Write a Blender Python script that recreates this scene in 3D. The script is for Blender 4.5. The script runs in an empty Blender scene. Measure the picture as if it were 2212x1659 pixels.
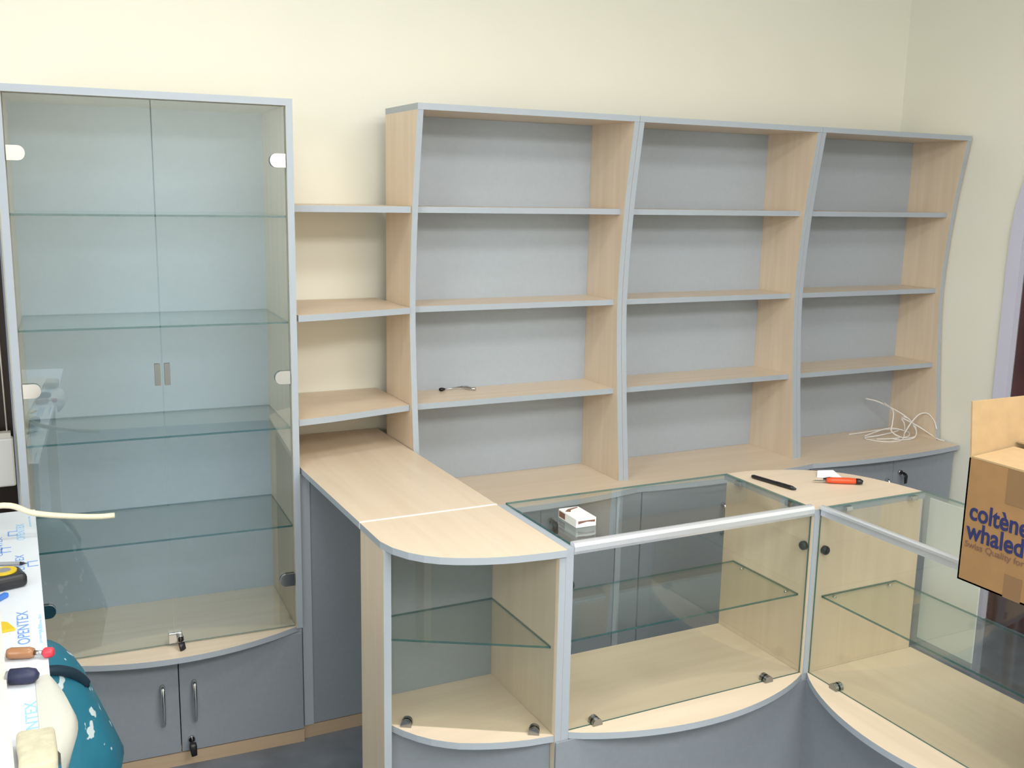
import bpy, bmesh, math, random
from mathutils import Vector, Matrix, noise as mnoise
random.seed(7)
SC = bpy.context.scene
COL = SC.collection
PI = math.pi

# ------------------------------------------------------------------ camera
cam_d = bpy.data.cameras.new('camera')
cam_d.sensor_fit = 'HORIZONTAL'; cam_d.sensor_width = 36.0
cam_d.lens = 2193.198 / 2212 * 36.0
cam_d.clip_start = 0.05
cam = bpy.data.objects.new('camera', cam_d); COL.objects.link(cam)
YAW, PITCH, ROLL = -0.4683, -0.1855, 0.0189
fw = Vector((math.sin(-YAW)*math.cos(PITCH), math.cos(YAW)*math.cos(PITCH), math.sin(PITCH)))
r_ = Vector((math.cos(YAW), math.sin(YAW), 0)); u_ = r_.cross(fw)
r2 = math.cos(ROLL)*r_ + math.sin(ROLL)*u_; u2 = -math.sin(ROLL)*r_ + math.cos(ROLL)*u_
m = Matrix((r2, u2, -fw)).transposed().to_4x4(); m.translation = Vector((0.4771, -3.3987, 1.7895))
cam.matrix_world = m
SC.camera = cam

# ------------------------------------------------------------------ world, lamps, exposure
world = bpy.data.worlds.new('world'); SC.world = world; world.use_nodes = True
bg = world.node_tree.nodes['Background']
bg.inputs[0].default_value = (0.75, 0.85, 1.0, 1); bg.inputs[1].default_value = 0.25

def area(name, loc, target, sx, sy, power, col):
    d = bpy.data.lights.new(name, 'AREA'); d.shape = 'RECTANGLE'; d.size = sx; d.size_y = sy
    d.energy = power; d.color = col
    o = bpy.data.objects.new(name, d); COL.objects.link(o); o.location = loc
    o.rotation_euler = (Vector(target) - Vector(loc)).to_track_quat('-Z', 'Y').to_euler()
    return o
area('ceiling_panel', (1.5, -4.05, 2.92), (1.5, -3.6, 0), 3.6, 1.3, 165, (1.0, 0.985, 0.96))
area('ceiling_lamp', (2.0, -2.2, 2.90), (2.0, -2.2, 0), 1.6, 0.5, 26, (1.0, 0.985, 0.95))
area('corner_lamp', (0.75, -1.35, 2.90), (0.75, -1.35, 0), 0.5, 0.25, 9, (1.0, 0.985, 0.95))
area('side_fill', (-1.45, -2.7, 1.9), (2.6, 0, 1.5), 1.8, 1.4, 30, (0.84, 0.93, 1.0))  # added fill from the left to brighten the bookcase sides; no window there
SC.view_settings.view_transform = 'Standard'
SC.view_settings.look = 'None'
SC.view_settings.gamma = 1.0
SC.view_settings.use_curve_mapping = False
SC.view_settings.exposure = 0.27

# ------------------------------------------------------------------ materials
def new_mat(name):
    mt = bpy.data.materials.new(name); mt.use_nodes = True
    nt = mt.node_tree; return mt, nt, nt.nodes['Principled BSDF']
def plain(name, col, rough=0.5, metal=0.0, spec=0.5, noise=0.0, nscale=40.0, bump=0.0):
    mt, nt, b = new_mat(name)
    b.inputs['Base Color'].default_value = (*col, 1); b.inputs['Roughness'].default_value = rough
    b.inputs['Metallic'].default_value = metal; b.inputs['Specular IOR Level'].default_value = spec
    if noise or bump:
        tc = nt.nodes.new('ShaderNodeTexCoord'); nz = nt.nodes.new('ShaderNodeTexNoise')
        nz.inputs['Scale'].default_value = nscale; nz.inputs['Detail'].default_value = 5
        nt.links.new(tc.outputs['Object'], nz.inputs['Vector'])
        if noise:
            rp = nt.nodes.new('ShaderNodeValToRGB')
            rp.color_ramp.elements[0].position = 0.3; rp.color_ramp.elements[1].position = 0.7
            rp.color_ramp.elements[0].color = (*[c*(1-noise) for c in col], 1)
            rp.color_ramp.elements[1].color = (*[min(1, c*(1+noise)) for c in col], 1)
            nt.links.new(nz.outputs['Fac'], rp.inputs[0]); nt.links.new(rp.outputs[0], b.inputs['Base Color'])
        if bump:
            bp = nt.nodes.new('ShaderNodeBump'); bp.inputs['Strength'].default_value = bump
            bp.inputs['Distance'].default_value = 0.004
            nt.links.new(nz.outputs['Fac'], bp.inputs['Height']); nt.links.new(bp.outputs[0], b.inputs['Normal'])
    return mt
def beech(name, axis, col=(0.74, 0.615, 0.475)):
    mt, nt, b = new_mat(name)
    tc = nt.nodes.new('ShaderNodeTexCoord'); mp = nt.nodes.new('ShaderNodeMapping')
    sc = [26.0, 26.0, 26.0]; sc['xyz'.index(axis)] = 1.6
    mp.inputs['Scale'].default_value = sc
    nz = nt.nodes.new('ShaderNodeTexNoise'); nz.inputs['Scale'].default_value = 1.0; nz.inputs['Detail'].default_value = 6
    nz.inputs['Distortion'].default_value = 0.6
    rp = nt.nodes.new('ShaderNodeValToRGB')
    rp.color_ramp.elements[0].position = 0.32; rp.color_ramp.elements[1].position = 0.68
    rp.color_ramp.elements[0].color = (*[c*f for c, f in zip(col, (0.95, 0.935, 0.91))], 1)
    rp.color_ramp.elements[1].color = (*[min(1, c*1.03) for c in col], 1)
    nt.links.new(tc.outputs['Object'], mp.inputs[0]); nt.links.new(mp.outputs[0], nz.inputs['Vector'])
    nt.links.new(nz.outputs['Fac'], rp.inputs[0]); nt.links.new(rp.outputs[0], b.inputs['Base Color'])
    b.inputs['Roughness'].default_value = 0.38; b.inputs['Specular IOR Level'].default_value = 0.4
    return mt
def glass(name, tint, f0=0.04, haze=0.0, hazecol=(0.8, 0.85, 0.85)):
    mt = bpy.data.materials.new(name); mt.use_nodes = True; nt = mt.node_tree
    for n in list(nt.nodes): nt.nodes.remove(n)
    out = nt.nodes.new('ShaderNodeOutputMaterial'); tr = nt.nodes.new('ShaderNodeBsdfTransparent')
    tr.inputs[0].default_value = (*tint, 1)
    gl = nt.nodes.new('ShaderNodeBsdfGlossy'); gl.inputs['Roughness'].default_value = 0.015
    gl.inputs['Color'].default_value = (0.95, 1, 1, 1)
    lw = nt.nodes.new('ShaderNodeLayerWeight'); lw.inputs[0].default_value = 0.5
    pw = nt.nodes.new('ShaderNodeMath'); pw.operation = 'POWER'; pw.inputs[1].default_value = 5.0
    ma = nt.nodes.new('ShaderNodeMath'); ma.operation = 'MULTIPLY_ADD'
    ma.inputs[1].default_value = 1 - f0; ma.inputs[2].default_value = f0
    nt.links.new(lw.outputs['Facing'], pw.inputs[0]); nt.links.new(pw.outputs[0], ma.inputs[0])
    mx = nt.nodes.new('ShaderNodeMixShader'); nt.links.new(ma.outputs[0], mx.inputs[0])
    base = tr
    if haze:
        df = nt.nodes.new('ShaderNodeBsdfDiffuse'); df.inputs[0].default_value = (*hazecol, 1)
        m2 = nt.nodes.new('ShaderNodeMixShader'); m2.inputs[0].default_value = haze
        nt.links.new(tr.outputs[0], m2.inputs[1]); nt.links.new(df.outputs[0], m2.inputs[2]); base = m2
    nt.links.new(base.outputs[0], mx.inputs[1]); nt.links.new(gl.outputs[0], mx.inputs[2])
    nt.links.new(mx.outputs[0], out.inputs[0])
    return mt
PLINTH = beech('plinth_shaded_beech', 'x', (0.50, 0.375, 0.26))  # plinth beech, a darker tone with the floor shade put into the colour
BX = beech('beech_grain_x', 'x'); BY = beech('beech_grain_y', 'y'); BZ = beech('beech_grain_z', 'z')
BACKGREY = plain('pale_grey_backboard', (0.40, 0.445, 0.50), 0.5, noise=0.02, nscale=60)
GREY = plain('grey_laminate', (0.265, 0.295, 0.335), 0.42, noise=0.03, nscale=60)
EDGE = plain('grey_edge_band', (0.395, 0.44, 0.495), 0.4)
WALLM = plain('cream_wall_paint', (0.873, 0.862, 0.765), 0.9, spec=0.1, noise=0.01, nscale=3, bump=0.05)
CEIL = plain('white_ceiling_paint', (0.85, 0.85, 0.82), 0.9, spec=0.1)
FLOORM = plain('blue_grey_floor', (0.16, 0.18, 0.215), 0.45, noise=0.2, nscale=9)
DARKDOOR = plain('dark_brown_door', (0.022, 0.011, 0.010), 0.35, noise=0.3, nscale=6)
MAROON = plain('maroon_door', (0.075, 0.027, 0.027), 0.45, noise=0.25, nscale=5)
LILAC = plain('lilac_white_casing', (0.66, 0.66, 0.80), 0.5)
GL = glass('clear_glass', (0.945, 0.957, 0.936))
GDOOR = glass('door_glass', (0.93, 0.97, 0.985), f0=0.075)
GFILM = glass('film_covered_glass', (0.86, 0.90, 0.88), haze=0.62, hazecol=(0.9, 0.93, 0.95))
GEDGE = glass('green_glass_edge', (0.30, 0.52, 0.52), haze=0.40, hazecol=(0.03, 0.15, 0.16))
ALU = plain('brushed_aluminium', (0.78, 0.81, 0.87), 0.32, metal=0.6)
CLIPM = plain('smoked_chrome', (0.32, 0.33, 0.34), 0.22, metal=1.0)
CHROME = plain('chrome', (0.66, 0.66, 0.67), 0.14, metal=1.0)
BLACK = plain('black_plastic', (0.012, 0.012, 0.016), 0.35)
WHITEP = plain('white_plastic', (0.88, 0.89, 0.9), 0.4)
CARD = plain('brown_cardboard', (0.34, 0.195, 0.088), 0.85, spec=0.15, noise=0.05, nscale=30)
CARDL = plain('pale_cardboard', (0.46, 0.32, 0.175), 0.85, spec=0.15, noise=0.05, nscale=30)
TAPE = plain('brown_packing_tape', (0.25, 0.145, 0.07), 0.35)
NAVYINK = plain('navy_ink', (0.018, 0.024, 0.11), 0.6)
BLUEINK = plain('blue_ink', (0.16, 0.32, 0.72), 0.6)
SKYINK = plain('pale_blue_ink', (0.30, 0.58, 0.85), 0.6)
BROWNINK = plain('brown_ink', (0.20, 0.10, 0.07), 0.6)
FILM = plain('white_film', (0.72, 0.77, 0.83), 0.35)
ORANGE = plain('orange_plastic', (0.75, 0.085, 0.02), 0.35)
PAPER = plain('white_paper', (0.86, 0.87, 0.92), 0.8)
STEEL = plain('steel', (0.55, 0.57, 0.6), 0.25, metal=1.0)
CABLE = plain('white_cable', (0.80, 0.77, 0.74), 0.5)
CREAM = plain('cream_plastic', (0.76, 0.70, 0.52), 0.5)
FOAM = plain('cream_foam', (0.56, 0.52, 0.38), 0.95, noise=0.1, nscale=60, bump=0.4)
PLANK = plain('cream_board', (0.78, 0.73, 0.62), 0.7)
YELLOW = plain('yellow_plastic', (0.72, 0.52, 0.03), 0.4)
AMBER = plain('amber_plastic', (0.36, 0.17, 0.08), 0.25)
RED = plain('red_plastic', (0.70, 0.05, 0.08), 0.4)
NAVY = plain('navy_rubber', (0.02, 0.025, 0.07), 0.5)
BLUEP = plain('blue_plastic', (0.05, 0.18, 0.60), 0.4)
GREYP = plain('grey_pencil', (0.25, 0.26, 0.28), 0.5)
def bag_mat():
    mt, nt, b = new_mat('teal_sack')
    tc = nt.nodes.new('ShaderNodeTexCoord')
    n1 = nt.nodes.new('ShaderNodeTexNoise'); n1.inputs['Scale'].default_value = 26; n1.inputs['Detail'].default_value = 2
    r1 = nt.nodes.new('ShaderNodeValToRGB')
    r1.color_ramp.elements[0].position = 0.648; r1.color_ramp.elements[0].color = (0, 0, 0, 1)
    r1.color_ramp.elements[1].position = 0.668; r1.color_ramp.elements[1].color = (1, 1, 1, 1)
    n2 = nt.nodes.new('ShaderNodeTexNoise'); n2.inputs['Scale'].default_value = 5; n2.inputs['Detail'].default_value = 4
    r2_ = nt.nodes.new('ShaderNodeValToRGB')
    r2_.color_ramp.elements[0].color = (0.012, 0.115, 0.20, 1); r2_.color_ramp.elements[1].color = (0.03, 0.25, 0.36, 1)
    mx = nt.nodes.new('ShaderNodeMixRGB'); mx.inputs[2].default_value = (0.65, 0.75, 0.78, 1)
    for n in (n1, n2): nt.links.new(tc.outputs['Object'], n.inputs['Vector'])
    nt.links.new(n1.outputs['Fac'], r1.inputs[0]); nt.links.new(n2.outputs['Fac'], r2_.inputs[0])
    nt.links.new(r1.outputs[0], mx.inputs[0]); nt.links.new(r2_.outputs[0], mx.inputs[1])
    nt.links.new(mx.outputs[0], b.inputs['Base Color']); b.inputs['Roughness'].default_value = 0.45
    bp = nt.nodes.new('ShaderNodeBump'); bp.inputs['Strength'].default_value = 0.5; bp.inputs['Distance'].default_value = 0.02
    nt.links.new(n2.outputs['Fac'], bp.inputs['Height']); nt.links.new(bp.outputs[0], b.inputs['Normal'])
    return mt
TEAL = bag_mat()
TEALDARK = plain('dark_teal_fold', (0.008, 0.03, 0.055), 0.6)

# ------------------------------------------------------------------ mesh helpers
def fin(bm, smooth=False):
    bmesh.ops.remove_doubles(bm, verts=bm.verts, dist=1e-6)
    bmesh.ops.recalc_face_normals(bm, faces=bm.faces)
    if smooth:
        for f in bm.faces: f.smooth = True
    return bm
def BM(): return bmesh.new()
def box(bm, x0, x1, y0, y1, z0, z1, mi=0, edge=None, thin=None):
    """axis box; with thin given, the two faces across that axis get mi and the rest get edge"""
    v = [bm.verts.new((x, y, z)) for z in (z0, z1) for y in (y0, y1) for x in (x0, x1)]
    idx = {'z': [(0, 2, 3, 1), (4, 5, 7, 6)], 'y': [(0, 1, 5, 4), (2, 6, 7, 3)], 'x': [(0, 4, 6, 2), (1, 3, 7, 5)]}
    for ax, qs in idx.items():
        for q in qs:
            f = bm.faces.new([v[i] for i in q])
            f.material_index = mi if (edge is None or ax == thin) else edge
    return bm
def prism(bm, pts, a0, a1, axis='z', mi=0, edge=None, smooth_edge=False):
    """polygon pts extruded along an axis (z: pts are x,y; x: pts are y,z; y: pts are x,z)"""
    def P(p, a):
        return {'z': (p[0], p[1], a), 'x': (a, p[0], p[1]), 'y': (p[0], a, p[1])}[axis]
    lo = [bm.verts.new(P(p, a0)) for p in pts]; hi = [bm.verts.new(P(p, a1)) for p in pts]
    fl = bm.faces.new(lo); fh = bm.faces.new(hi); fl.normal_update(); fh.normal_update(); fl.material_index = mi; fh.material_index = mi
    n = len(pts)
    for i in range(n):
        f = bm.faces.new((lo[i], lo[(i+1) % n], hi[(i+1) % n], hi[i]))
        f.material_index = mi if edge is None else edge
    bmesh.ops.triangulate(bm, faces=[fl, fh])
    return bm
def frames(pts):
    T = []
    for i in range(len(pts)):
        a = pts[max(i-1, 0)]; b = pts[min(i+1, len(pts)-1)]
        T.append((b - a).normalized())
    ref = Vector((0, 0, 1)) if abs(T[0].z) < 0.9 else Vector((1, 0, 0))
    N = [(ref - T[0]*ref.dot(T[0])).normalized()]
    for i in range(1, len(pts)):
        n = N[-1] - T[i]*N[-1].dot(T[i])
        N.append(n.normalized() if n.length > 1e-6 else N[-1])
    return T, N
def tube(bm, pts, rad, seg=8, flat=1.0, mi=0):
    pts = [Vector(p) for p in pts]; T, N = frames(pts); rings = []
    for i, p in enumerate(pts):
        r = rad[i] if isinstance(rad, (list, tuple)) else rad
        B = T[i].cross(N[i])
        rings.append([bm.verts.new(p + N[i]*math.cos(a)*r*flat + B*math.sin(a)*r) for a in [2*PI*k/seg for k in range(seg)]])
    for a, b in zip(rings, rings[1:]):
        for k in range(seg):
            f = bm.faces.new((a[k], a[(k+1) % seg], b[(k+1) % seg], b[k])); f.smooth = True; f.material_index = mi
    for r in (rings[0], rings[-1]):
        f = bm.faces.new(r); f.material_index = mi
    return bm
def catmull(pts, n=8):
    pts = [Vector(p) for p in pts]; out = []
    P = [pts[0]*2 - pts[1]] + pts + [pts[-1]*2 - pts[-2]]
    for i in range(1, len(P)-2):
        for k in range(n):
            t = k/n; a, b, c, d = P[i-1], P[i], P[i+1], P[i+2]
            out.append(0.5*((2*b) + (c-a)*t + (2*a-5*b+4*c-d)*t*t + (3*b-a-3*c+d)*t**3))
    out.append(pts[-1]); return out
def bevel(bm, w, seg=2, angle=0.5):
    bmesh.ops.remove_doubles(bm, verts=bm.verts, dist=1e-6)
    es = [e for e in bm.edges if len(e.link_faces) == 2 and e.calc_face_angle(0) > angle]
    bmesh.ops.bevel(bm, geom=es, offset=w, segments=seg, profile=0.5, affect='EDGES')
    return bm
def obj(name, bm, mats, parent=None, smooth=False):
    """link one mesh object; its vertices are given in the parent's own space"""
    fin(bm, smooth); me = bpy.data.meshes.new(name); bm.to_mesh(me); bm.free()
    for mt in (mats if isinstance(mats, (list, tuple)) else [mats]): me.materials.append(mt)
    o = bpy.data.objects.new(name, me); COL.objects.link(o)
    if parent: o.parent = parent
    return o
def tag(o, label, cat, group=None):
    o['label'] = label; o['category'] = cat
    if group: o['group'] = group
    return o
def thing(name, label, cat, loc=(0, 0, 0), rz=0.0, group=None):
    o = bpy.data.objects.new(name, None); COL.objects.link(o)
    o.location = loc; o.rotation_euler = (0, 0, rz); o.empty_display_size = 0.1
    return tag(o, label, cat, group)
def struct(name, bm, mats, parent=None, smooth=False):
    o = obj(name, bm, mats, parent, smooth)
    if not parent: o['kind'] = 'structure'
    return o
def rel(pts, o): return [(p[0]-o[0], p[1]-o[1]) for p in pts]
def text(name, body, size, parent, mat, origin, xdir, ydir, xscale=1.0, bold=0.0, width=None, ext=0.0004):
    """lettering as a mesh, laid out along xdir with its tops towards ydir"""
    cu = bpy.data.curves.new(name, 'FONT'); cu.body = body; cu.size = size; cu.offset = bold; cu.extrude = ext
    t = bpy.data.objects.new(name, cu); COL.objects.link(t)
    dg = bpy.context.evaluated_depsgraph_get(); dg.update()
    me = bpy.data.meshes.new_from_object(t.evaluated_get(dg)); me.name = name
    bpy.data.objects.remove(t)
    if width:
        xs = [v.co.x for v in me.vertices]; xscale = width/(max(xs)-min(xs))
    X, Y = Vector(xdir).normalized(), Vector(ydir).normalized(); Z = X.cross(Y); O = Vector(origin)
    for v in me.vertices: v.co = O + X*v.co.x*xscale + Y*v.co.y + Z*(v.co.z + ext)
    me.materials.clear(); me.materials.append(mat)
    o = bpy.data.objects.new(name, me); COL.objects.link(o); o.parent = parent
    return o

# ------------------------------------------------------------------ room shell
YW, XR, XL, YB, ZC = 0.09, 4.215, -1.6, -5.2, 2.95
struct('floor', box(BM(), XL-.1, XR+1.2, YB-.1, YW+.12, -.1, 0), FLOORM)
struct('ceiling', box(BM(), XL-.1, XR+.12, YB-.1, YW+.12, ZC, ZC+.1), CEIL)
# back wall with the opening of the dark door at its left
struct('wall_back', prism(BM(), [(XL-.1, 0), (-.46, 0), (-.46, 2.02), (.487, 2.02), (.487, 0), (XR+.12, 0), (XR+.12, ZC), (XL-.1, ZC)], YW, YW+.12, 'y'), WALLM)
d = struct('door_1', box(BM(), -.455, .482, YW+.035, YW+.075, .004, 2.015), DARKDOOR)
bm = BM(); tube(bm, [(-.38, YW+.036, 1.0), (-.38, YW-.02, 1.0), (-.27, YW-.025, 1.0)], .009); obj('door_handle', bm, STEEL, d)
# right wall with an arched doorway
ARC_Y, ARC_H, SPR, RISE = -1.10, .50, 1.60, .72
out = [(YW, 0), (YW, ZC), (YB, ZC), (YB, 0), (ARC_Y-ARC_H, 0)]
arch = [(ARC_Y - ARC_H*math.cos(a), SPR + RISE*math.sin(a)) for a in [PI*k/28 for k in range(29)]]
out += arch + [(ARC_Y+ARC_H, 0)]
struct('wall_right', prism(BM(), out, XR, XR+.12, 'x'), WALLM)
hi_ = ARC_H-.006
inner = [(ARC_Y+hi_, 0)] + [(ARC_Y + hi_*math.cos(a), SPR + (RISE-.006)*math.sin(a)) for a in [PI*k/28 for k in range(29)]] + [(ARC_Y-hi_, 0)]
w = .055
outer = [(ARC_Y+ARC_H+w, 0)] + [(ARC_Y + (ARC_H+w)*math.cos(a), SPR + (RISE+w)*math.sin(a)) for a in [PI*k/28 for k in range(29)]] + [(ARC_Y-ARC_H-w, 0)]
bm = BM()
lo = [[bm.verts.new((x, p[0], p[1])) for p in ring] for x in (XR-.012, XR+.020) for ring in (inner, outer)]
for i in range(len(inner)-1):
    for a, b in ((lo[0], lo[1]), (lo[1], lo[3]), (lo[3], lo[2]), (lo[2], lo[0])):
        bm.faces.new((a[i], a[i+1], b[i+1], b[i]))
for k in (0, -1): bm.faces.new((lo[0][k], lo[1][k], lo[3][k], lo[2][k]))
struct('trim_1', bm, LILAC)
bm = BM(); prism(bm, [(p[0]*.994 + ARC_Y*.006, max(.004, p[1]-.006)) for p in inner], XR+.022, XR+.06, 'x')
for yy in (-1.42, -1.04):
    for z0, z1 in ((.15, .85), (1.0, 1.7)): box(bm, XR+.014, XR+.0225, yy-.06, yy+.24, z0, z1)
struct('door_2', bm, MAROON)
struct('wall_left', box(BM(), XL-.1, XL, YB, YW, 0, ZC), WALLM)
struct('wall_rear', prism(BM(), [(XL-.1, 0), (XR+.12, 0), (XR+.12, ZC), (XL-.1, ZC)], YB-.1, YB, 'y'), WALLM)

# ------------------------------------------------------------------ tall glass showcase
SO = (1.276, -.3588, 0)
SW, SD, SHT, T = .7875, .39, 2.05, .02
S = thing('glass_showcase', 'tall grey glass-door showcase with four glass shelves, left of the niche', 'display cabinet', SO, -.0527)
for nm, x0 in (('side_panel', -SW), ('side_panel', -T)):
    prof = [(0, .40), (.018, .40), (.018, .0), (SD+.01, 0), (SD+.01, SHT-T), (0, SHT-T)]
    bm = BM(); prism(bm, prof, x0, x0+T, 'x', 0, 1); obj(nm, bm, [BZ, EDGE], S)
obj('top_panel', box(BM(), -SW, 0, 0, SD+.01, SHT-T, SHT, 0, 1, 'z'), [BX, EDGE], S)
bm = BM(); box(bm, -SW+T, -T, SD, SD+.006, .40, SHT-T); obj('back_panel', bm, BACKGREY, S)
lip = [(-.001, .02)] + [(-SW*k/24, .02 - .107*4*(k/24)*(1-k/24)) for k in range(1, 24)] + [(-SW+.001, .02)]
pts = lip + [(-SW+T+.0005, .021), (-SW+T+.0005, SD-.001), (-T-.0005, SD-.001), (-T-.0005, .021)]
obj('bottom_shelf', prism(BM(), pts, .3847, .4027, 'z', 0, 1), [BX, EDGE], S)
for z in (.7371, 1.057, 1.3879, 1.7082):
    obj('glass_shelf', box(BM(), -SW+T+.001, -T-.001, .028, SD-.002, z-.003, z+.003, 0, 1, 'z'), [GL, GEDGE], S)
for side, (x0, x1) in (('l', (-SW+T+.003, -.3955)), ('r', (-.3925, -T-.003))):
    gd = obj('glass_door', box(BM(), x0, x1, .010, .015, .407, SHT-T-.003, 0, 1, 'y'), [GDOOR, GEDGE], S)
    for z in (1.872, 1.222, .567):
        bm = BM(); sgn = 1 if side == 'l' else -1; xe = x0 if side == 'l' else x1
        pl_ = [(xe, z-.020), (xe+sgn*.028, z-.020)] + [(xe+sgn*(.028+.018*math.sin(a)), z-.020*math.cos(a)) for a in [PI*k/10 for k in range(1, 10)]] + [(xe+sgn*.028, z+.020), (xe, z+.020)]
        prism(bm, pl_, .000, .0098, 'y'); prism(bm, pl_, .0152, .022, 'y')
        h = obj('hinge', bm, CHROME, gd); h['label'] = 'chrome rounded hinge plate'
    xs = (x1-.020, x1-.004) if side == 'l' else (x0+.004, x0+.020)
    bm = BM(); box(bm, xs[0], xs[1], .003, .0098, 1.218, 1.282); box(bm, xs[0], xs[1], .0152, .019, 1.218, 1.282)
    obj('pull_plate', bm, CLIPM, gd)
    if side == 'r':
        bm = BM(); box(bm, -.412, -.372, .000, .0098, .412, .446); bevel(bm, .002)
        lk = obj('lock', bm, CHROME, gd)
        bm = BM(); tube(bm, [(-.378, .001, .432), (-.378, -.016, .430)], .010, 14); obj('cylinder', bm, CHROME, lk)
        bm = BM(); box(bm, -.3795, -.3765, -.034, -.0155, .425, .435); tube(bm, [(-.378, -.033, .428), (-.376, -.040, .414), (-.374, -.038, .4045)], .010, 10, flat=.25)
        obj('key', bm, BLACK, lk)
def bow_handle(parent, x, z0, z1, y, sgn=-1):
    bm = BM(); pts = catmull([(x, y, z1), (x, y-.018, z1-.008), (x, y-.026, (z0+z1)/2), (x, y-.018, z0+.008), (x, y, z0)], 5)
    n = len(pts); tube(bm, pts, [.0075 - .0035*i/(n-1) for i in range(n)], 8)
    o = obj('handle', bm, CHROME, parent); return o
def lock_with_key(parent, x, z, y):
    bm = BM(); tube(bm, [(x, y, z), (x, y-.010, z)], .010, 14); lk = obj('lock', bm, CHROME, parent)
    bm = BM(); box(bm, x-.0018, x+.0018, y-.030, y-.0095, z-.005, z+.005)
    tube(bm, [(x, y-.029, z), (x, y-.037, z-.010), (x+.003, y-.036, z-.042)], [.010, .012, .009], 10, flat=.3)
    obj('key', bm, BLACK, lk)
for x0, x1, hx, lock in ((-SW+.001, -.3895, -.437, False), (-.3860, -.0055, -.343, True)):
    dr = obj('door', box(BM(), x0, x1, 0, .0175, .048, .381, 0, 1, 'y'), [GREY, EDGE], S)
    bow_handle(dr, hx, .150, .278, 0)
    if lock: lock_with_key(dr, -.357, .088, 0)
obj('base_floor', box(BM(), -SW+T, -T, .0185, SD, .045, .06), BX, S)
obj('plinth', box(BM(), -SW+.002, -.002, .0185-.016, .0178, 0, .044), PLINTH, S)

# ------------------------------------------------------------------ niche shelves, low niche cabinet
for k, (z, yl, yr, lb) in enumerate(((1.7316, -.270, -.262, 'topmost of the three short beech shelves in the niche'),
                                     (1.4008, -.350, -.252, 'middle of the three short beech shelves in the niche'),
                                     (1.0707, -.335, -.247, 'lowest of the three short beech shelves in the niche, above the counter'))):
    front = [(1.2835, yl), (1.40, yl*.72+yr*.28-.006), (1.53, yl*.36+yr*.64-.006), (1.6848, yr)]
    o = (1.48, -.1, z)
    pts = rel([(1.3020, YW-.002), (1.6848, YW-.002)] + front[::-1], o)
    w_ = obj('niche_shelf', prism(BM(), pts, -.010, .010, 'z', 0, 1), [BX, EDGE]); w_.location = o
    tag(w_, lb, 'shelf', 'short shelves in the niche')
N = thing('base_cabinet', 'narrow grey cabinet under the beech counter beside the glass showcase', 'cabinet', (1.49, -.34, 0))
ox, oy = 1.49, -.34
obj('carcass', box(BM(), 1.300-ox, 1.683-ox, .019, .42, .06, .9105), GREY, N)
obj('door', box(BM(), 1.3105-ox, 1.6825-ox, 0, .0175, .048, .9085), GREY, N)
obj('stile', box(BM(), 1.2790-ox, 1.3100-ox, -.004, .0175, .048, .9085), EDGE, N)
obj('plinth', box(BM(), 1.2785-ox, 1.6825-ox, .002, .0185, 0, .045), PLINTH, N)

# ------------------------------------------------------------------ counter and its rounded end display case
ZT, TT = .9294, .018
C = thing('counter_table', 'beech counter running from the niche towards the camera', 'counter', (1.482, -.45, ZT-TT))
o = (1.482, -.45)
pts = rel([(1.2812, -.929), (1.2812, -.362), (1.3025, YW-.004), (1.6835, YW-.004), (1.6835, -.929)], o)
obj('tabletop', prism(BM(), pts, 0, TT, 'z', 0, 1), [BY, EDGE], C)
obj('joint_strip', box(BM(), 1.2812-o[0], 1.6835-o[0], -.936-o[1], -.9292-o[1], 0, TT+.0012), WHITEP, C)

endtop = [(1.2812, -.9365), (1.2812, -1.095), (1.294, -1.151), (1.317, -1.198), (1.344, -1.233), (1.374, -1.259), (1.406, -1.278), (1.44, -1.294), (1.476, -1.307), (1.513, -1.318), (1.551, -1.326), (1.591, -1.331), (1.632, -1.336), (1.682, -1.339), (1.682, -.9365)]
E_ = thing('display_case', 'rounded glass-front beech display case at the end of the counter', 'display case', (1.482, -1.12, 0))
o = (1.482, -1.12)
obj('top_panel', prism(BM(), rel(endtop, o), ZT-TT, ZT, 'z', 0, 1), [BY, EDGE], E_)
obj('side_panel', box(BM(), 1.2825-o[0], 1.3025-o[0], -1.117-o[1], -.9365-o[1], 0, ZT-TT-.0002, 0, 1, 'x'), [BZ, EDGE], E_)
obj('side_panel', box(BM(), 1.664-o[0], 1.682-o[0], -1.331-o[1], -.9365-o[1], 0, ZT-TT-.0002, 0, 1, 'x'), [BZ, EDGE], E_)
obj('back_panel', box(BM(), 1.303-o[0], 1.6635-o[0], -.9525-o[1], -.937-o[1], 0, ZT-TT-.0005), GREY, E_)
endlip = [(1.303, -1.100), (1.324, -1.143), (1.348, -1.181), (1.374, -1.213), (1.402, -1.238), (1.431, -1.259), (1.463, -1.275), (1.496, -1.289), (1.529, -1.301), (1.564, -1.311), (1.6, -1.319), (1.638, -1.324), (1.6635, -1.328)]
obj('bottom_shelf', prism(BM(), rel([(1.303, -.953)] + endlip + [(1.6635, -.953)], o), .4124, .4304, 'z', 0, 1), [BX, EDGE], E_)
obj('glass_shelf', prism(BM(), rel([(1.3035, -.9535), (1.3035, -1.088), (1.6625, -1.300), (1.6625, -.9535)], o), .657, .663, 'z', 0, 1), [GL, GEDGE], E_)
ca, cb = Vector((1.3035, -1.0975)), Vector((1.6625, -1.3170)); cd = (cb-ca).normalized(); cn = Vector((-cd.y, cd.x))
def along(t, off): return tuple(ca + cd*t + cn*off)
L_ = (cb-ca).length
obj('glass_pane', prism(BM(), rel([along(0, -.0025), along(L_, -.0025), along(L_, .0025), along(0, .0025)], o), .4305, ZT-TT-.001, 'z', 0), GL, E_)
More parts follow.
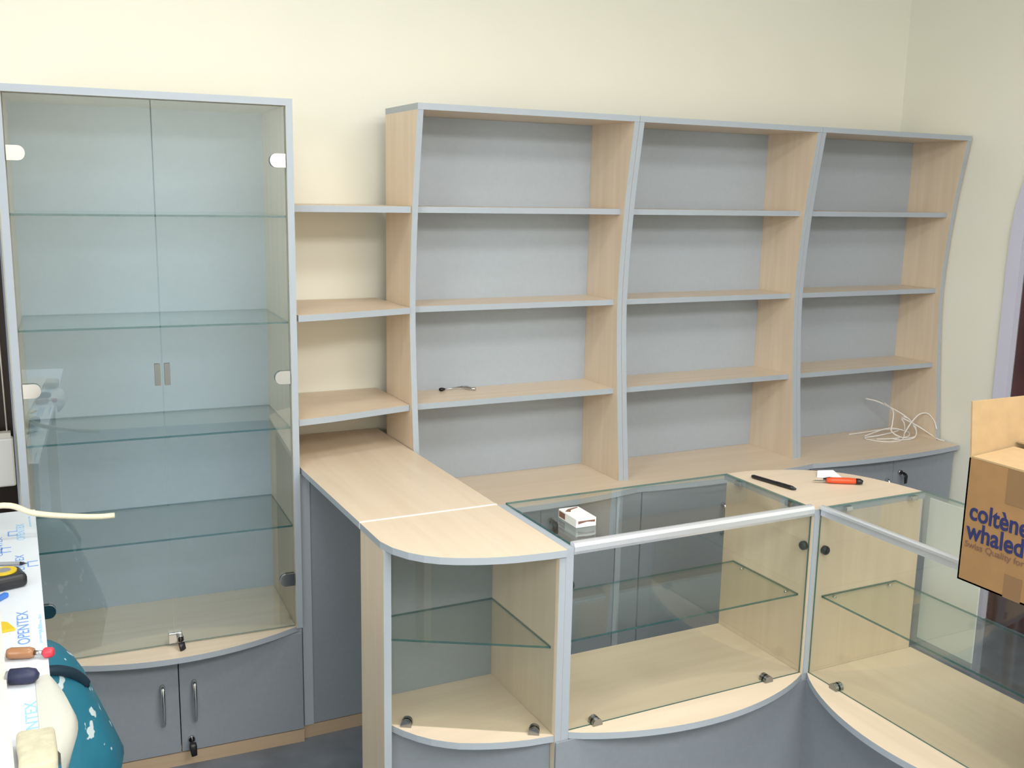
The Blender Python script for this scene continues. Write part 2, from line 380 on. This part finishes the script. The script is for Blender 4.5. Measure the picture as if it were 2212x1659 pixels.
obj('front_panel', prism(BM(), rel([along(.004, .006), along(L_-.004, .006), along(L_-.004, .020), along(.004, .020)], o), 0, .4122, 'z'), GREY, E_)
def glass_clip(parent, c, ddir, o, z, r=.014):
    """half-round glass clip standing on a shelf, either side of the pane"""
    d2 = Vector(ddir).normalized(); n2 = Vector((-d2.y, d2.x)); bm = BM()
    for s in (-1, 1):
        base = Vector(c) + n2*s*.0085
        prof = [(-r, 0)] + [(-r*math.cos(a), r*.35 + r*math.sin(a)) for a in [PI*k/10 for k in range(11)]] + [(r, 0)]
        lo_ = []; hi_ = []
        for q, h in prof:
            p = base + d2*q; a = p + n2*.0055; b = p - n2*.0055
            lo_.append(bm.verts.new((a.x-o[0], a.y-o[1], z+h))); hi_.append(bm.verts.new((b.x-o[0], b.y-o[1], z+h)))
        bm.faces.new(lo_); bm.faces.new(hi_); n = len(prof)
        for i in range(n): bm.faces.new((lo_[i], lo_[(i+1) % n], hi_[(i+1) % n], hi_[i]))
    return obj('glass_clip', bm, CLIPM, parent)
for t in (.045, L_-.045): glass_clip(E_, along(t, 0), cd, o, .4305)

# ------------------------------------------------------------------ back worktop, base cabinets and bookcases
BXS = [1.6858, 2.5206, 3.3672, 4.2]
ZW = .7372
front = []
for k, (a, b, dep) in enumerate(((1.6862, 2.5206, .046), (2.5206, 3.3672, .030), (3.3672, 4.2, .033))):
    ya, yb = ((-.400, -.398), (-.398, -.398), (-.398, -.409))[k]
    for i in range(21 if k == 2 else 20):
        t = i/20; front.append((a + (b-a)*t, ya + (yb-ya)*t - dep*4*t*(1-t)*(1.0 if k else 1.0)))
o = (2.94, -.17, ZW-.02)
wt = obj('worktop', prism(BM(), rel([(1.6862, YW-.004)] + front + [(4.2, YW-.004)][::1], o)[:], 0, .02, 'z', 0, 1), [BX, EDGE])
wt.location = o; tag(wt, 'long beech worktop with wavy grey front edge under the bookcases', 'worktop')
def base_cab(x0, x1, label, split, handles, locks, strip=False):
    c = thing('base_cabinet', label, 'cabinet', ((x0+x1)/2, -.385, 0), 0, 'grey base cabinets along the back wall')
    q = (x0+x1)/2; top = ZW-.02-.001
    obj('carcass', box(BM(), x0-q+.001, x1-q-.001, .019, .46, .05, top), GREY, c)
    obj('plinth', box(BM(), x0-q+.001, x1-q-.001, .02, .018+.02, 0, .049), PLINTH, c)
    xe = x1
    if strip:
        xe = 2.440
        obj('stile', box(BM(), 2.4405-q, 2.464-q, -.004, .018, .05, top-.002), EDGE, c)
        obj('filler', box(BM(), 2.4645-q, x1-q-.002, 0, .018, .05, top-.002), GREY, c)
    ds = []
    for a, b in ((x0+.002, split-.0015), (split+.0015, xe-.002)):
        ds.append(obj('door', box(BM(), a-q, b-q, 0, .018, .05, top-.003, 0, 1, 'y'), [GREY, EDGE], c))
    for k, hx in handles: bow_handle(ds[k], hx-q, .50, .62, 0)
    for k, lx, lz in locks: lock_with_key(ds[k], lx-q, lz, 0)
base_cab(1.692, 2.549, 'grey base cabinet under the worktop, nearest the beech counter', 2.125, [(0, 2.09), (1, 2.178)], [(1, 2.165, .655)], True)
base_cab(2.551, 3.366, 'middle grey base cabinet of the three below the worktop', 2.960, [(0, 2.928), (1, 2.995)], [])
base_cab(3.3685, 4.2, 'grey base cabinet below the worktop in the right corner', 3.835, [(0, 3.80)], [(1, 3.874, .645)])

def pf(z):
    """curved front of the bookcase sides"""
    zs = [.7372, 1.0707, 1.4008, 1.7316, 2.0449]; ys = [-.3027, -.2676, -.2461, -.268, -.314]
    for i in range(4):
        if z <= zs[i+1] or i == 3:
            t = (z-zs[i])/(zs[i+1]-zs[i])
            g = lambda j: (ys[min(j+1, 4)]-ys[max(j-1, 0)])/(zs[min(j+1, 4)]-zs[max(j-1, 0)])*(zs[i+1]-zs[i])
            a, b, ma, mb = ys[i], ys[i+1], g(i), g(i+1)
            return a*(2*t**3-3*t*t+1) + ma*(t**3-2*t*t+t) + b*(-2*t**3+3*t*t) + mb*(t**3-t*t)
YBK = -.0149
def bookcase(x0, x1, label):
    x0 += .0006; x1 -= .0006
    c = thing('bookcase', label, 'bookcase', (x0, 0, ZW), 0, 'bookcases along the back wall'); Wd = x1-x0
    zt = 2.0649-ZW
    prof = [(YBK, .0002)] + [(pf(ZW + (zt-.02)*k/24), max(.0002, (zt-.02)*k/24)) for k in range(25)] + [(YBK, zt-.02)]
    for xa in (0, Wd-T): obj('side_panel', prism(BM(), prof, xa, xa+T, 'x', 0, 1), [BZ, EDGE], c)
    obj('top_panel', box(BM(), 0, Wd, -.316, YBK, zt-.02, zt, 0, 1, 'z'), [BX, EDGE], c)
    obj('back_panel', box(BM(), T+.0005, Wd-T-.0005, YBK-.010, YBK-.002, .0005, zt-.0205), BACKGREY, c)
    for z in (1.0707, 1.4008, 1.7316):
        obj('shelf', box(BM(), T+.0005, Wd-T-.0005, pf(z)+.0244, YBK-.0105, z-ZW-.010, z-ZW+.010, 0, 1, 'z'), [BX, EDGE], c)
    return c
bookcase(BXS[0], BXS[1], 'left bookcase of the three, next to the niche, wrench on its lowest shelf')
bookcase(BXS[1], BXS[2], 'middle empty bookcase between the other two beech bookcases')
bookcase(BXS[2], BXS[3], 'right bookcase in the corner, tangle of white cable at its foot')

# ------------------------------------------------------------------ glass counters in the foreground
YP, PX, ZS = -1.3309, 2.4847, .4323
def rail(parent, pts, name='rail'):
    bm = BM(); a, b = Vector(pts[0]), Vector(pts[1]); d_ = (b-a).normalized(); n = Vector((-d_.y, d_.x, 0))
    prof = [(-.010, -.024), (-.013, -.016), (-.013, -.004), (-.009, .004), (-.002, .0065), (.006, .006), (.011, .003), (.011, -.004), (.004, -.008), (.004, -.024)]
    lo_ = [bm.verts.new(a + n*q + Vector((0, 0, h))) for q, h in prof]; hi_ = [bm.verts.new(b + n*q + Vector((0, 0, h))) for q, h in prof]
    k = len(prof)
    for i in range(k): bm.faces.new((lo_[i], lo_[(i+1) % k], hi_[(i+1) % k], hi_[i]))
    f1, f2 = bm.faces.new(lo_), bm.faces.new(hi_); f1.normal_update(); f2.normal_update(); bmesh.ops.triangulate(bm, faces=[f1, f2])
    return obj(name, bm, ALU, parent)
def holder(parent, x, y, z, ax):
    """round black holder that pins the front pane to a side panel"""
    bm = BM(); d_ = Vector(ax); p = Vector((x, y, z))
    tube(bm, [p, p + d_*.010, p + d_*.013, p + d_*.016], [.013, .013, .011, .006], 14)
    return obj('pane_holder', bm, BLACK, parent)
A = thing('glass_counter', 'glass display counter in the middle with a small white pack on its top', 'display counter', (2.095, -1.13, 0), 0, 'glass display counters')
o = (2.095, -1.13)
x0, x1, yb = 1.7045, PX-.0005, -.945
obj('side_panel', box(BM(), 1.6825-o[0], 1.7040-o[0], -1.331-o[1], yb-o[1], 0, ZT, 0, 1, 'x'), [BZ, EDGE], A)
c1lip = [(x0, -1.331)] + [(x0 + (x1-x0)*k/24, -1.331 - .099*(4*(k/24)*(1-k/24))**.92) for k in range(1, 24)] + [(x1, -1.331)]
obj('bottom_shelf', prism(BM(), rel([(x0, yb)] + c1lip + [(x1, yb)], o), ZS-.018, ZS, 'z', 0, 1), [BX, EDGE], A)
obj('front_panel', box(BM(), 1.6645-o[0], 2.5015-o[0], -1.3385-o[1], -1.3338-o[1], 0, ZS-.0185), GREY, A)
obj('back_panel', box(BM(), x0-o[0], x1-o[0], yb+.001-.02-o[1], yb-o[1], 0, ZS-.0185), GREY, A)
obj('glass_front', box(BM(), x0+.001-o[0], x1-.001-o[0], -1.3245-o[1], -1.3195-o[1], ZS+.0003, .9285, 0, 1, 'y'), [GL, GEDGE], A)
obj('glass_top', box(BM(), x0+.001-o[0], x1-.001-o[0], -1.318-o[1], yb-o[1], .9290, .9350, 0, 1, 'z'), [GL, GEDGE], A)
obj('glass_shelf', box(BM(), x0+.001-o[0], x1-.001-o[0], -1.295-o[1], -1.0-o[1], .660, .666, 0, 1, 'z'), [GL, GEDGE], A)
rail(A, [(x0-o[0], -1.322-o[1], .9355), (x1-o[0], -1.322-o[1], .9355)])
holder(A, x0-o[0], -1.306-o[1], .822, (1, 0, 0)); holder(A, x1-o[0], -1.306-o[1], .816, (-1, 0, 0))
for x in (1.79, 2.36): glass_clip(A, (x, -1.322), (1, 0), o, ZS+.0003)
for x, s in ((x0, 1), (x1, -1)):
    for y in (-1.012, -1.241):
        bm = BM(); box(bm, min(x, x+s*.016)-o[0], max(x, x+s*.016)-o[0], y-.014-o[1], y+.014-o[1], .914, .9285); bevel(bm, .003)
        obj('top_bracket', bm, CHROME, A)
    for y in (-1.05, -1.25):
        bm = BM(); tube(bm, [(x-o[0], y-o[1], .656), (x+s*.012-o[0], y-o[1], .656)], .0035, 8); obj('shelf_peg', bm, CHROME, A)

K = thing('corner_cabinet', 'beech corner cabinet with curved back joining the two glass counters', 'cabinet', (2.70, -1.14, 0))
o = (2.70, -1.14)
arc = [(2.4852, -.931), (2.581, -.933), (2.661, -.954), (2.735, -.982), (2.797, -1.024), (2.849, -1.076), (2.883, -1.143), (2.906, -1.218), (2.917, -1.279), (2.9225, -1.331)]
arcs = [tuple(p) for p in catmull([(p[0], p[1], 0) for p in arc], 4)]
obj('top_panel', prism(BM(), rel([(2.4852, -1.3335)] + [(2.9225, -1.3335)] + arcs[::-1], o), .9112, ZT, 'z', 0, 1), [BX, EDGE], K)
obj('side_panel', box(BM(), PX+.0005-o[0], 2.5045-o[0], -1.3333-o[1], -.945-o[1], 0, .911, 0, 1, 'x'), [BZ, EDGE], K)
obj('front_panel', box(BM(), 2.5050-o[0], 2.915-o[0], -1.3333-o[1], -1.3133-o[1], 0, .911, 0, 1, 'y'), [BZ, EDGE], K)
ins = [(p[0]-.012 if p[0] > 2.7 else p[0], p[1]-.012) for p in arcs if -1.31 < p[1]]
ins = [p for p in ins if p[0] > 2.508]
bm = BM(); out_ = [(p[0]-o[0], p[1]-o[1]) for p in ins]; inn = [((p[0]-2.6)*.975+2.6-o[0], (p[1]+1.3)*.97-1.3-o[1]) for p in ins]
rings = [[bm.verts.new((p[0], p[1], z)) for p in r] for z in (0, .911) for r in (out_, inn)]
for i in range(len(ins)-1):
    for a, b in ((rings[0], rings[2]), (rings[1], rings[3]), (rings[0], rings[1]), (rings[2], rings[3])):
        bm.faces.new((a[i], a[i+1], b[i+1], b[i]))
for k in (0, -1): bm.faces.new((rings[0][k], rings[1][k], rings[3][k], rings[2][k]))
obj('curved_back', bm, GREY, K)
obj('corner_post', box(BM(), 2.4872-o[0], 2.5030-o[0], -1.3348-o[1], -1.3336-o[1], ZS, .9110), EDGE, K)

Bc = thing('glass_counter', 'glass display counter at the right carrying the large cardboard box', 'display counter', (2.71, -1.73, 0), 0, 'glass display counters')
o = (2.71, -1.73)
ya, ye, xf, xb = -1.3340, -2.110, 2.5065, 2.921
obj('end_panel', box(BM(), xf-o[0], xb-o[0], ye-.022-o[1], ye-o[1], 0, ZT, 0, 1, 'y'), [BZ, EDGE], Bc)
n = 24
lip2 = [(xf-.004, ya-.0005)] + [(xf-.004 - .116*(4*(k/n)*(1-k/n))**.92, ya + (ye-ya)*k/n) for k in range(1, n)] + [(xf-.004, ye+.0005)]
obj('bottom_shelf', prism(BM(), rel([(xb, ya-.0005)] + lip2 + [(xb, ye+.0005)], o), ZS-.018, ZS, 'z', 0, 1), [BY, EDGE], Bc)
obj('front_panel', box(BM(), 2.4970-o[0], 2.5015-o[0], ye+.0005-o[1], -1.3388-o[1], 0, ZS-.0185), GREY, Bc)
obj('back_panel', box(BM(), xb-.02-o[0], xb-o[0], ye+.0005-o[1], ya-.0005-o[1], 0, ZS-.0185), GREY, Bc)
obj('glass_front', box(BM(), 2.506-o[0], 2.511-o[0], ye+.001-o[1], ya-.001-o[1], ZS+.0003, .9285, 0, 1, 'x'), [GL, GEDGE], Bc)
obj('glass_top', box(BM(), 2.513-o[0], xb-o[0], ye+.001-o[1], ya-.001-o[1], .9290, .9350, 0, 1, 'z'), [GL, GEDGE], Bc)
obj('glass_shelf', box(BM(), 2.535-o[0], 2.83-o[0], ye+.001-o[1], ya-.001-o[1], .660, .666, 0, 1, 'z'), [GL, GEDGE], Bc)
rail(Bc, [(2.5085-o[0], ye-o[1], .9355), (2.5085-o[0], ya-.004-o[1], .9355)])
holder(Bc, 2.531-o[0], ya-o[1], .805, (0, -1, 0))
for y in (-1.445, -2.02): glass_clip(Bc, (2.5085, y), (0, 1), o, ZS+.0003)
for x in (2.603, 2.862):
    bm = BM(); box(bm, x-.014-o[0], x+.014-o[0], ya-.016-o[1], ya-o[1], .914, .9285); bevel(bm, .003); obj('top_bracket', bm, CHROME, Bc)
for x in (2.58, 2.80):
    bm = BM(); tube(bm, [(x-o[0], ya-o[1], .656), (x-o[0], ya-.012-o[1], .656)], .0035, 8); obj('shelf_peg', bm, CHROME, Bc)
rd = obj('rear_door', box(BM(), 2.9430-o[0], 2.9480-o[0], -1.535-o[1], -1.336-o[1], .462, .909, 0, 1, 'x'), [GFILM, GFILM], Bc)
rd['label'] = 'hazy film-covered sliding glass'
bm = BM(); box(bm, 2.9212-o[0], 2.952-o[0], -2.11-o[1], -1.349-o[1], .440, .4615); obj('door_track', bm, GL, Bc)

# ------------------------------------------------------------------ cardboard carton
X0 = 2.39
Q = thing('cardboard_box', 'open brown cardboard box with blue lettering standing on the right glass counter', 'box', (2.53, -2.10, .9425))
o = (2.53, -2.10, .9425); zt = 1.228-o[2]; cx0, cx1, cy0, cy1 = X0-o[0], 2.665-o[0], -2.335-o[1], -1.893-o[1]
bm = BM(); t = .004
box(bm, cx0, cx0+t, cy0, cy1, 0, zt); box(bm, cx1-t, cx1, cy0, cy1, 0, zt)
box(bm, cx0, cx1, cy0, cy0+t, 0, zt); box(bm, cx0, cx1, cy1-t, cy1, 0, zt); box(bm, cx0, cx1, cy0, cy1, 0, t)
obj('body', bm, CARD, Q)
bm = BM(); prism(bm, [(cy1-t, zt), (cy1, zt), (cy1+.012, zt+.126), (cy1+.008, zt+.126)], cx0+.001, cx1-.001, 'x'); f = obj('flap', bm, CARDL, Q); f['label'] = 'flap standing upright'
bm = BM(); prism(bm, [(cx0, zt+.0005), (cx0+.135, zt+.010), (cx0+.135, zt+.014), (cx0, zt+.0045)], cy0+.01, cy1-.008, 'y'); obj('flap', bm, CARDL, Q)
bm = BM(); prism(bm, [(cx1, zt+.0005), (cx1-.130, zt+.022), (cx1-.130, zt+.026), (cx1, zt+.0045)], cy0+.01, cy1-.008, 'y'); obj('flap', bm, CARDL, Q)
bm = BM(); prism(bm, [(cy0, zt), (cy0+t, zt), (cy0-.045, zt+.118), (cy0-.049, zt+.118)], cx0+.001, cx1-.001, 'x'); obj('flap', bm, CARDL, Q)
def py(y): return y-o[1]
for y0, y1, z0, z1 in ((-2.13, -1.993, 1.150, 1.2285), (-2.055, -2.012, .9426, .996)):
    bm = BM(); box(bm, cx0-.0006, cx0-.0001, py(y0), py(y1), z0-o[2], z1-o[2]); obj('packing_tape', bm, TAPE, Q)
text('lettering', 'coltène', .058, Q, NAVYINK, (cx0-.0004, py(-1.908), 1.0905-o[2]), (0, -1, 0), (0, 0, 1), bold=.0012, width=.148)
text('lettering', 'whaledent', .058, Q, NAVYINK, (cx0-.0004, py(-1.906), 1.045-o[2]), (0, -1, 0), (0, 0, 1), bold=.0012, width=.215)
text('lettering', 'Swiss Quality for', .021, Q, BROWNINK, (cx0-.0004, py(-1.904), 1.025-o[2]), (0, -1, 0), (0, 0, 1), width=.150)

# ------------------------------------------------------------------ small things on the counters and shelves
P = thing('small_pack', 'small white pack with brown print lying on the middle glass counter', 'pack', (1.806, -1.170, .9352), -.03)
bm = BM(); box(bm, -.030, .030, -.050, .050, 0, .024); bevel(bm, .0012, 1); obj('carton', bm, plain('white_card', (0.80, 0.80, 0.78), .5), P)
obj('printed_band', box(BM(), -.0303, -.0300, .012, .046, .004, .020), BROWNINK, P)
bm = BM(); prism(bm, [(-.024, .018), (.026, .018), (.026, .012), (.002, .0145), (-.024, .010)], -.0503, -.0500, 'y'); obj('printed_band', bm, BROWNINK, P)
bm = BM(); prism(bm, [(-.026, .020), (-.010, .036), (.024, .046), (.024, .040), (-.004, .028), (-.014, .012)], .0240, .0243, 'z'); obj('printed_band', bm, BROWNINK, P)

ZK = ZT+.0002
U = thing('utility_knife', 'orange snap-off utility knife with black end on the corner cabinet', 'knife', (2.745, -1.160, ZK), math.atan2(-.083, .146))
bm = BM(); tube(bm, [(-.040, 0, .0098), (-.02, .001, .0098), (.03, .0015, .0098), (.050, -.001, .0098)], [.0095, .0125, .0130, .0120], 10, flat=.75); obj('handle', bm, ORANGE, U)
bm = BM(); tube(bm, [(.050, -.001, .0098), (.062, -.004, .0098), (.070, -.007, .0082)], [.0121, .0121, .007], 10, flat=.75); obj('end_cap', bm, BLACK, U)
bm = BM(); prism(bm, [(-.040, -.0045), (-.084, -.004), (-.070, .0045), (-.040, .0045)], .0075, .0082, 'z'); obj('blade', bm, STEEL, U)
bm = BM(); tube(bm, [(-.048, .004, .0125), (-.03, .004, .0150), (-.018, .003, .0155)], [.003, .0045, .003], 8); obj('slider', bm, BLACK, U)
p_ = thing('marker_pen', 'slim black pen lying on the corner cabinet beside the knife', 'pen', (2.549, -1.084, ZK), math.atan2(-.172, .029))
bm = BM(); tube(bm, [(-.082, 0, .0060), (-.074, 0, .0063), (.04, 0, .0063), (.075, 0, .0063)], [.0045, .0062, .0062, .0062], 10); obj('barrel', bm, BLACK, p_)
bm = BM(); tube(bm, [(.012, 0, .0066), (.070, 0, .0066), (.086, 0, .0060)], [.0066, .0066, .003], 10); obj('cap', bm, BLACK, p_)
bm = BM()
pp = [(2.728, -1.082), (2.765, -1.045), (2.826, -1.050), (2.800, -1.118), (2.760, -1.105)]
vs = [bm.verts.new((x-2.775, y+1.08, h)) for (x, y), h in zip(pp, (.0008, .010, .006, .0008, .0008))]
cc = bm.verts.new((0, 0, .003))
for i in range(5): bm.faces.new((vs[i], vs[(i+1) % 5], cc))
ex = bmesh.ops.extrude_face_region(bm, geom=list(bm.faces)); bmesh.ops.translate(bm, verts=[v for v in ex['geom'] if isinstance(v, bmesh.types.BMVert)], vec=(0, 0, .0006))
pa = obj('paper_scrap', bm, PAPER); pa.location = (2.775, -1.08, ZK); tag(pa, 'crumpled white paper scrap behind the orange knife', 'paper')

wr = thing('wrench', 'small steel wrench lying on the lowest shelf of the left bookcase', 'wrench', (1.93, -.062, 1.0809), .10)
bm = BM(); tube(bm, [(-.042, 0, .007), (.028, 0, .010)], .0042, 8, flat=.6); obj('shaft', bm, STEEL, wr)
bm = BM(); tube(bm, [(-.060, -.002, .0075), (-.052, 0, .0075), (-.040, 0, .0072)], [.0075, .009, .005], 10, flat=.8); obj('jaw', bm, BLACK, wr)
bm = BM(); tube(bm, [(.028, 0, .010), (.042, -.014, .009), (.052, -.036, .008), (.062, -.046, .0075)], [.0045, .008, .0055, .008], 10, flat=.8); obj('head', bm, STEEL, wr)

# tangle of white cable on the worktop
o = (4.02, -.19, ZW+.0003)
bm = BM()
def cab(pts): tube(bm, catmull([(x, y, max(.0032, z)) for x, y, z in pts], 9), .0030, 6)
cab([(-.14, .115, .003), (-.05, .110, .006), (.05, .10, .012), (.10, .05, .02), (.04, .02, .02), (-.05, .02, .012), (-.13, .03, .004), (-.10, -.05, .003), (-.01, -.065, .004), (.06, -.02, .02), (.10, .02, .05), (.09, .03, .075)])
cab([(-.04, .13, .16), (.00, .10, .15), (.05, .07, .125), (.09, .04, .10), (.12, .01, .07), (.12, -.03, .03), (.08, -.06, .008), (.02, -.06, .003), (-.03, -.02, .003)])
cab([(.025, .08, .145), (.02, .02, .12), (-.01, -.01, .07), (-.02, -.02, .035), (.02, -.05, .010), (.09, -.055, .012), (.125, -.02, .045), (.115, .01, .075), (.10, .03, .085)])
cab([(.06, -.02, .02), (.10, -.02, .07), (.135, -.03, .105), (.158, -.055, .110), (.160, -.09, .085), (.158, -.11, .05)])
cab([(.09, .03, .08), (.13, -.03, .05), (.158, -.085, .018), (.163, -.12, .006), (.172, -.145, .003)])
cab([(-.10, .06, .003), (-.02, .06, .02), (.05, .05, .03), (.10, .00, .02), (.06, -.04, .010), (-.03, -.03, .006), (-.09, .0, .003)])
cb_ = obj('cable_tangle', bm, CABLE); cb_.location = o; tag(cb_, 'loose tangle of thin white cable on the worktop in the right bookcase', 'cable')

# ------------------------------------------------------------------ work table at the left edge with tools
ZB = .95
Wt = thing('work_table', 'work table covered by a white film-wrapped board printed in blue, at the left edge', 'table', (.28, -1.42, 0))
o = (.28, -1.42)
obj('board', prism(BM(), rel([(.05, -.552), (.05, -2.32), (.5015, -2.32), (.5185, -.552)], o), ZB-.022, ZB, 'z'), FILM, Wt)
obj('table_frame', box(BM(), .09-o[0], .46-o[0], -2.26-o[1], -.62-o[1], ZB-.075, ZB-.0225), CREAM, Wt)
for x in (.11, .44):
    for y in (-1.20, -2.22):
        obj('leg', box(BM(), x-.022-o[0], x+.022-o[0], y-.022-o[1], y+.022-o[1], 0, ZB-.0755), CREAM, Wt)
# loose wrapping hanging over the edge
bm = BM(); rows = []
for i in range(13):
    y = -1.575 - .27*i/12; s = math.sin(PI*i/12)
    rows.append([bm.verts.new((x-o[0], y-o[1], z)) for x, z in ((.485, ZB+.0012), (.506, ZB+.003), (.511+.022*s, ZB-.004), (.511+.032*s, ZB-.028), (.513+.018*s, ZB-.055), (.510, ZB-.070*s-.012))])
for a, b in zip(rows, rows[1:]):
    for k in range(5): bm.faces.new((a[k], a[k+1], b[k+1], b[k]))
obj('loose_wrapping', bm, plain('loose_white_film', (0.62, 0.62, 0.56), .4), Wt, True)
def blue(body, x, y, size, mat, width=None):
    text('printed_lettering', body, size, Wt, mat, (x-o[0], y-o[1], ZB+.0001), (0, 1, 0), (-1, 0, 0), width=width, ext=.0002)
blue('OPENTEX', .482, -1.425, .030, BLUEINK, .165); blue('OPENTEX', .483, -1.06, .026, BLUEINK, .150); blue('OPENTEX', .489, -.800, .026, SKYINK, .130)
blue('OPENTEX', .484, -1.83, .026, SKYINK, .165); blue('OPENTEX', .440, -.90, .020, BLUEINK, .14)
for x, y in ((.503, -.98), (.466, -.74), (.450, -.86), (.505, -1.70)):
    bm = BM(); a, b = x-o[0], y-o[1]
    box(bm, a-.014, a-.011, b-.018, b+.018, ZB+.0001, ZB+.0005); box(bm, a-.011, a+.008, b+.014, b+.018, ZB+.0001, ZB+.0005); box(bm, a-.011, a+.008, b-.018, b-.014, ZB+.0001, ZB+.0005)
    obj('printed_mark', bm, BLUEINK, Wt)
for x, y in ((.502, -1.43), (.505, -1.38), (.505, -.70)):
    blue('protective film', x, y, .007, SKYINK, .09)

def put(name, label, cat, x, y, rz=0.0, z=ZB+.0004): return thing(name, label, cat, (x, y, z), rz)
a = put('pencil', 'grey pencil lying across the wrapped board behind the tape measure', 'pencil', .432, -.965, -.33)
bm = BM(); tube(bm, [(-.075, 0, .0045), (.045, 0, .0045)], .0044, 6); obj('shaft', bm, GREYP, a)
bm = BM(); tube(bm, [(.0451, 0, .0045), (.060, 0, .0043)], [.0043, .0006], 6); obj('tip', bm, BLACK, a)
a = put('tape_measure', 'yellow and black tape measure lying on the wrapped board', 'tape measure', .447, -1.098, .25)
bm = BM(); box(bm, -.036, .034, -.034, .034, 0, .030); bevel(bm, .010, 3); obj('case', bm, BLACK, a)
bm = BM(); prism(bm, [(-.004+.026*math.cos(t), .004+.024*math.sin(t)) for t in [2*PI*k/24 for k in range(24)]], .0301, .0335, 'z'); obj('face_ring', bm, YELLOW, a)
bm = BM(); prism(bm, [(-.004+.014*math.cos(t), .004+.013*math.sin(t)) for t in [2*PI*k/24 for k in range(24)]], .0336, .0346, 'z'); obj('face_centre', bm, GREYP, a)
a = put('blue_clip', 'little blue plastic piece beside the tape measure on the board', 'plastic piece', .436, -1.176, .9)
bm = BM(); box(bm, -.016, .016, -.006, .006, 0, .010); bevel(bm, .003); obj('body', bm, BLUEP, a)
a = put('scraper', 'yellow plastic scraper corner sticking out from under the cream plank', 'scraper', .437, -1.335, -.2)
bm = BM(); prism(bm, [(-.03, .035), (.004, .022), (.024, -.012), (-.03, -.030)], 0, .005, 'z'); obj('blade', bm, YELLOW, a)
a = put('screwdriver', 'amber-handled screwdriver with red tip pointing over the table edge', 'screwdriver', .468, -1.487, -.33)
bm = BM(); tube(bm, [(-.026, 0, .011), (-.020, 0, .011), (.012, 0, .011), (.020, 0, .0105)], [.008, .0105, .0105, .008], 12); obj('grip', bm, AMBER, a)
bm = BM(); tube(bm, [(.020, 0, .0105), (.036, 0, .010)], .0045, 8); obj('shank', bm, STEEL, a)
bm = BM(); tube(bm, [(.035, 0, .010), (.039, 0, .010), (.050, 0, .010), (.054, 0, .010)], [.006, .0095, .0095, .006], 10); obj('tip', bm, RED, a)
a = put('grip_handle', 'dark navy rubber tool grip nearest the sponge on the board', 'tool handle', .470, -1.592, -.30)
bm = BM(); tube(bm, [(-.024, 0, .014), (.004, 0, .0145), (.016, 0, .014), (.022, 0, .013)], [.0135, .014, .012, .005], 14); obj('grip', bm, NAVY, a)
bm = BM(); tube(bm, [(-.030, 0, .0135), (-.0242, 0, .0135)], .0105, 14); obj('collar', bm, GREYP, a)
o = (.36, -1.75, ZB+.0004)
pk = obj('plank', prism(BM(), rel([(.30, -1.16), (.4305, -1.16), (.4520, -2.02), (.30, -2.02)], o), 0, .014, 'z'), PLANK); pk.location = o
tag(pk, 'cream plank lying on the wrapped board at the very left', 'plank')
bm = BM(); box(bm, -.026, .026, -.055, .055, 0, .024); bevel(bm, .008, 3)
bmesh.ops.subdivide_edges(bm, edges=bm.edges, cuts=2, use_grid_fill=True)
for v in bm.verts: v.co += mnoise.noise_vector(v.co*45)*.003*(1 if v.co.z > .004 else 0)
sp = obj('sponge', bm, FOAM, None, True); sp.location = (.480, -1.862, ZB+.0032); tag(sp, 'cream foam sponge on the wrapped board at the bottom left', 'sponge')
bm = BM(); tube(bm, catmull([(-.34, .02, .006), (-.24, .01, .012), (-.12, 0, .055), (.0, 0, .066), (.06, 0, .040), (.125, 0, .024), (.20, 0, .012), (.243, 0, .010)], 6), [.0072]*43, 10)
tb = obj('plastic_tube', bm, CREAM); tb.location = (.449, -.80, .975); tag(tb, 'bent cream plastic tube jutting from the left edge in front of the showcase', 'tube')
for v in tb.data.vertices:
    if v.co.x < -.2: v.co.z -= .0
# teal sack on the floor under the table edge
bm = BM(); rings = []
prof = [(0, .150), (.03, .185), (.10, .205), (.20, .222), (.30, .236), (.36, .240), (.42, .226), (.50, .200), (.56, .178), (.60, .166), (.64, .146), (.672, .120), (.69, .080)]
for i, (z, r) in enumerate(prof):
    ring = []
    for k in range(40):
        t = 2*PI*k/40; q = Vector((math.cos(t)*2.2, math.sin(t)*2.2, z*7))
        rr = r*(1 + .05*mnoise.noise(q) + .02*mnoise.noise(q*2.7)) if z > 0 else r
        ring.append(bm.verts.new((rr*math.cos(t), rr*.85*math.sin(t), z)))
    rings.append(ring)
for a, b in zip(rings, rings[1:]):
    for k in range(40): bm.faces.new((a[k], a[(k+1) % 40], b[(k+1) % 40], b[k]))
bm.faces.new(rings[0]); bm.faces.new(rings[-1])
SK = thing('sack', 'full teal sack flecked with white paint, on the floor before the showcase', 'bag', (.435, -.83, 0))
obj('body', bm, TEAL, SK, True)
bm = BM(); tube(bm, catmull([(.060, -.108, .668), (.095, -.092, .660), (.130, -.070, .637), (.155, -.045, .603), (.168, -.03, .575)], 5), [.006]*2+[.013]*17+[.006]*2, 8); obj('fold', bm, TEALDARK, SK)
# white box hanging by a cord on the dark door
HB = thing('junction_box', 'white plastic box on a thin cord hanging before the dark door at left', 'electrical box', (.458, YW-.022, .856))
bm = BM(); box(bm, -.045, .022, -.022, .020, 0, .155); bevel(bm, .006, 2); obj('case', bm, WHITEP, HB)
obj('cap', box(BM(), -.040, .016, -.018, .016, .1555, .172), CABLE, HB)
bm = BM(); tube(bm, [(.006, 0, .172), (.003, 0, .45), (-.002, .004, .80), (-.004, .010, 1.15)], .0022, 6); obj('cord', bm, CABLE, HB)
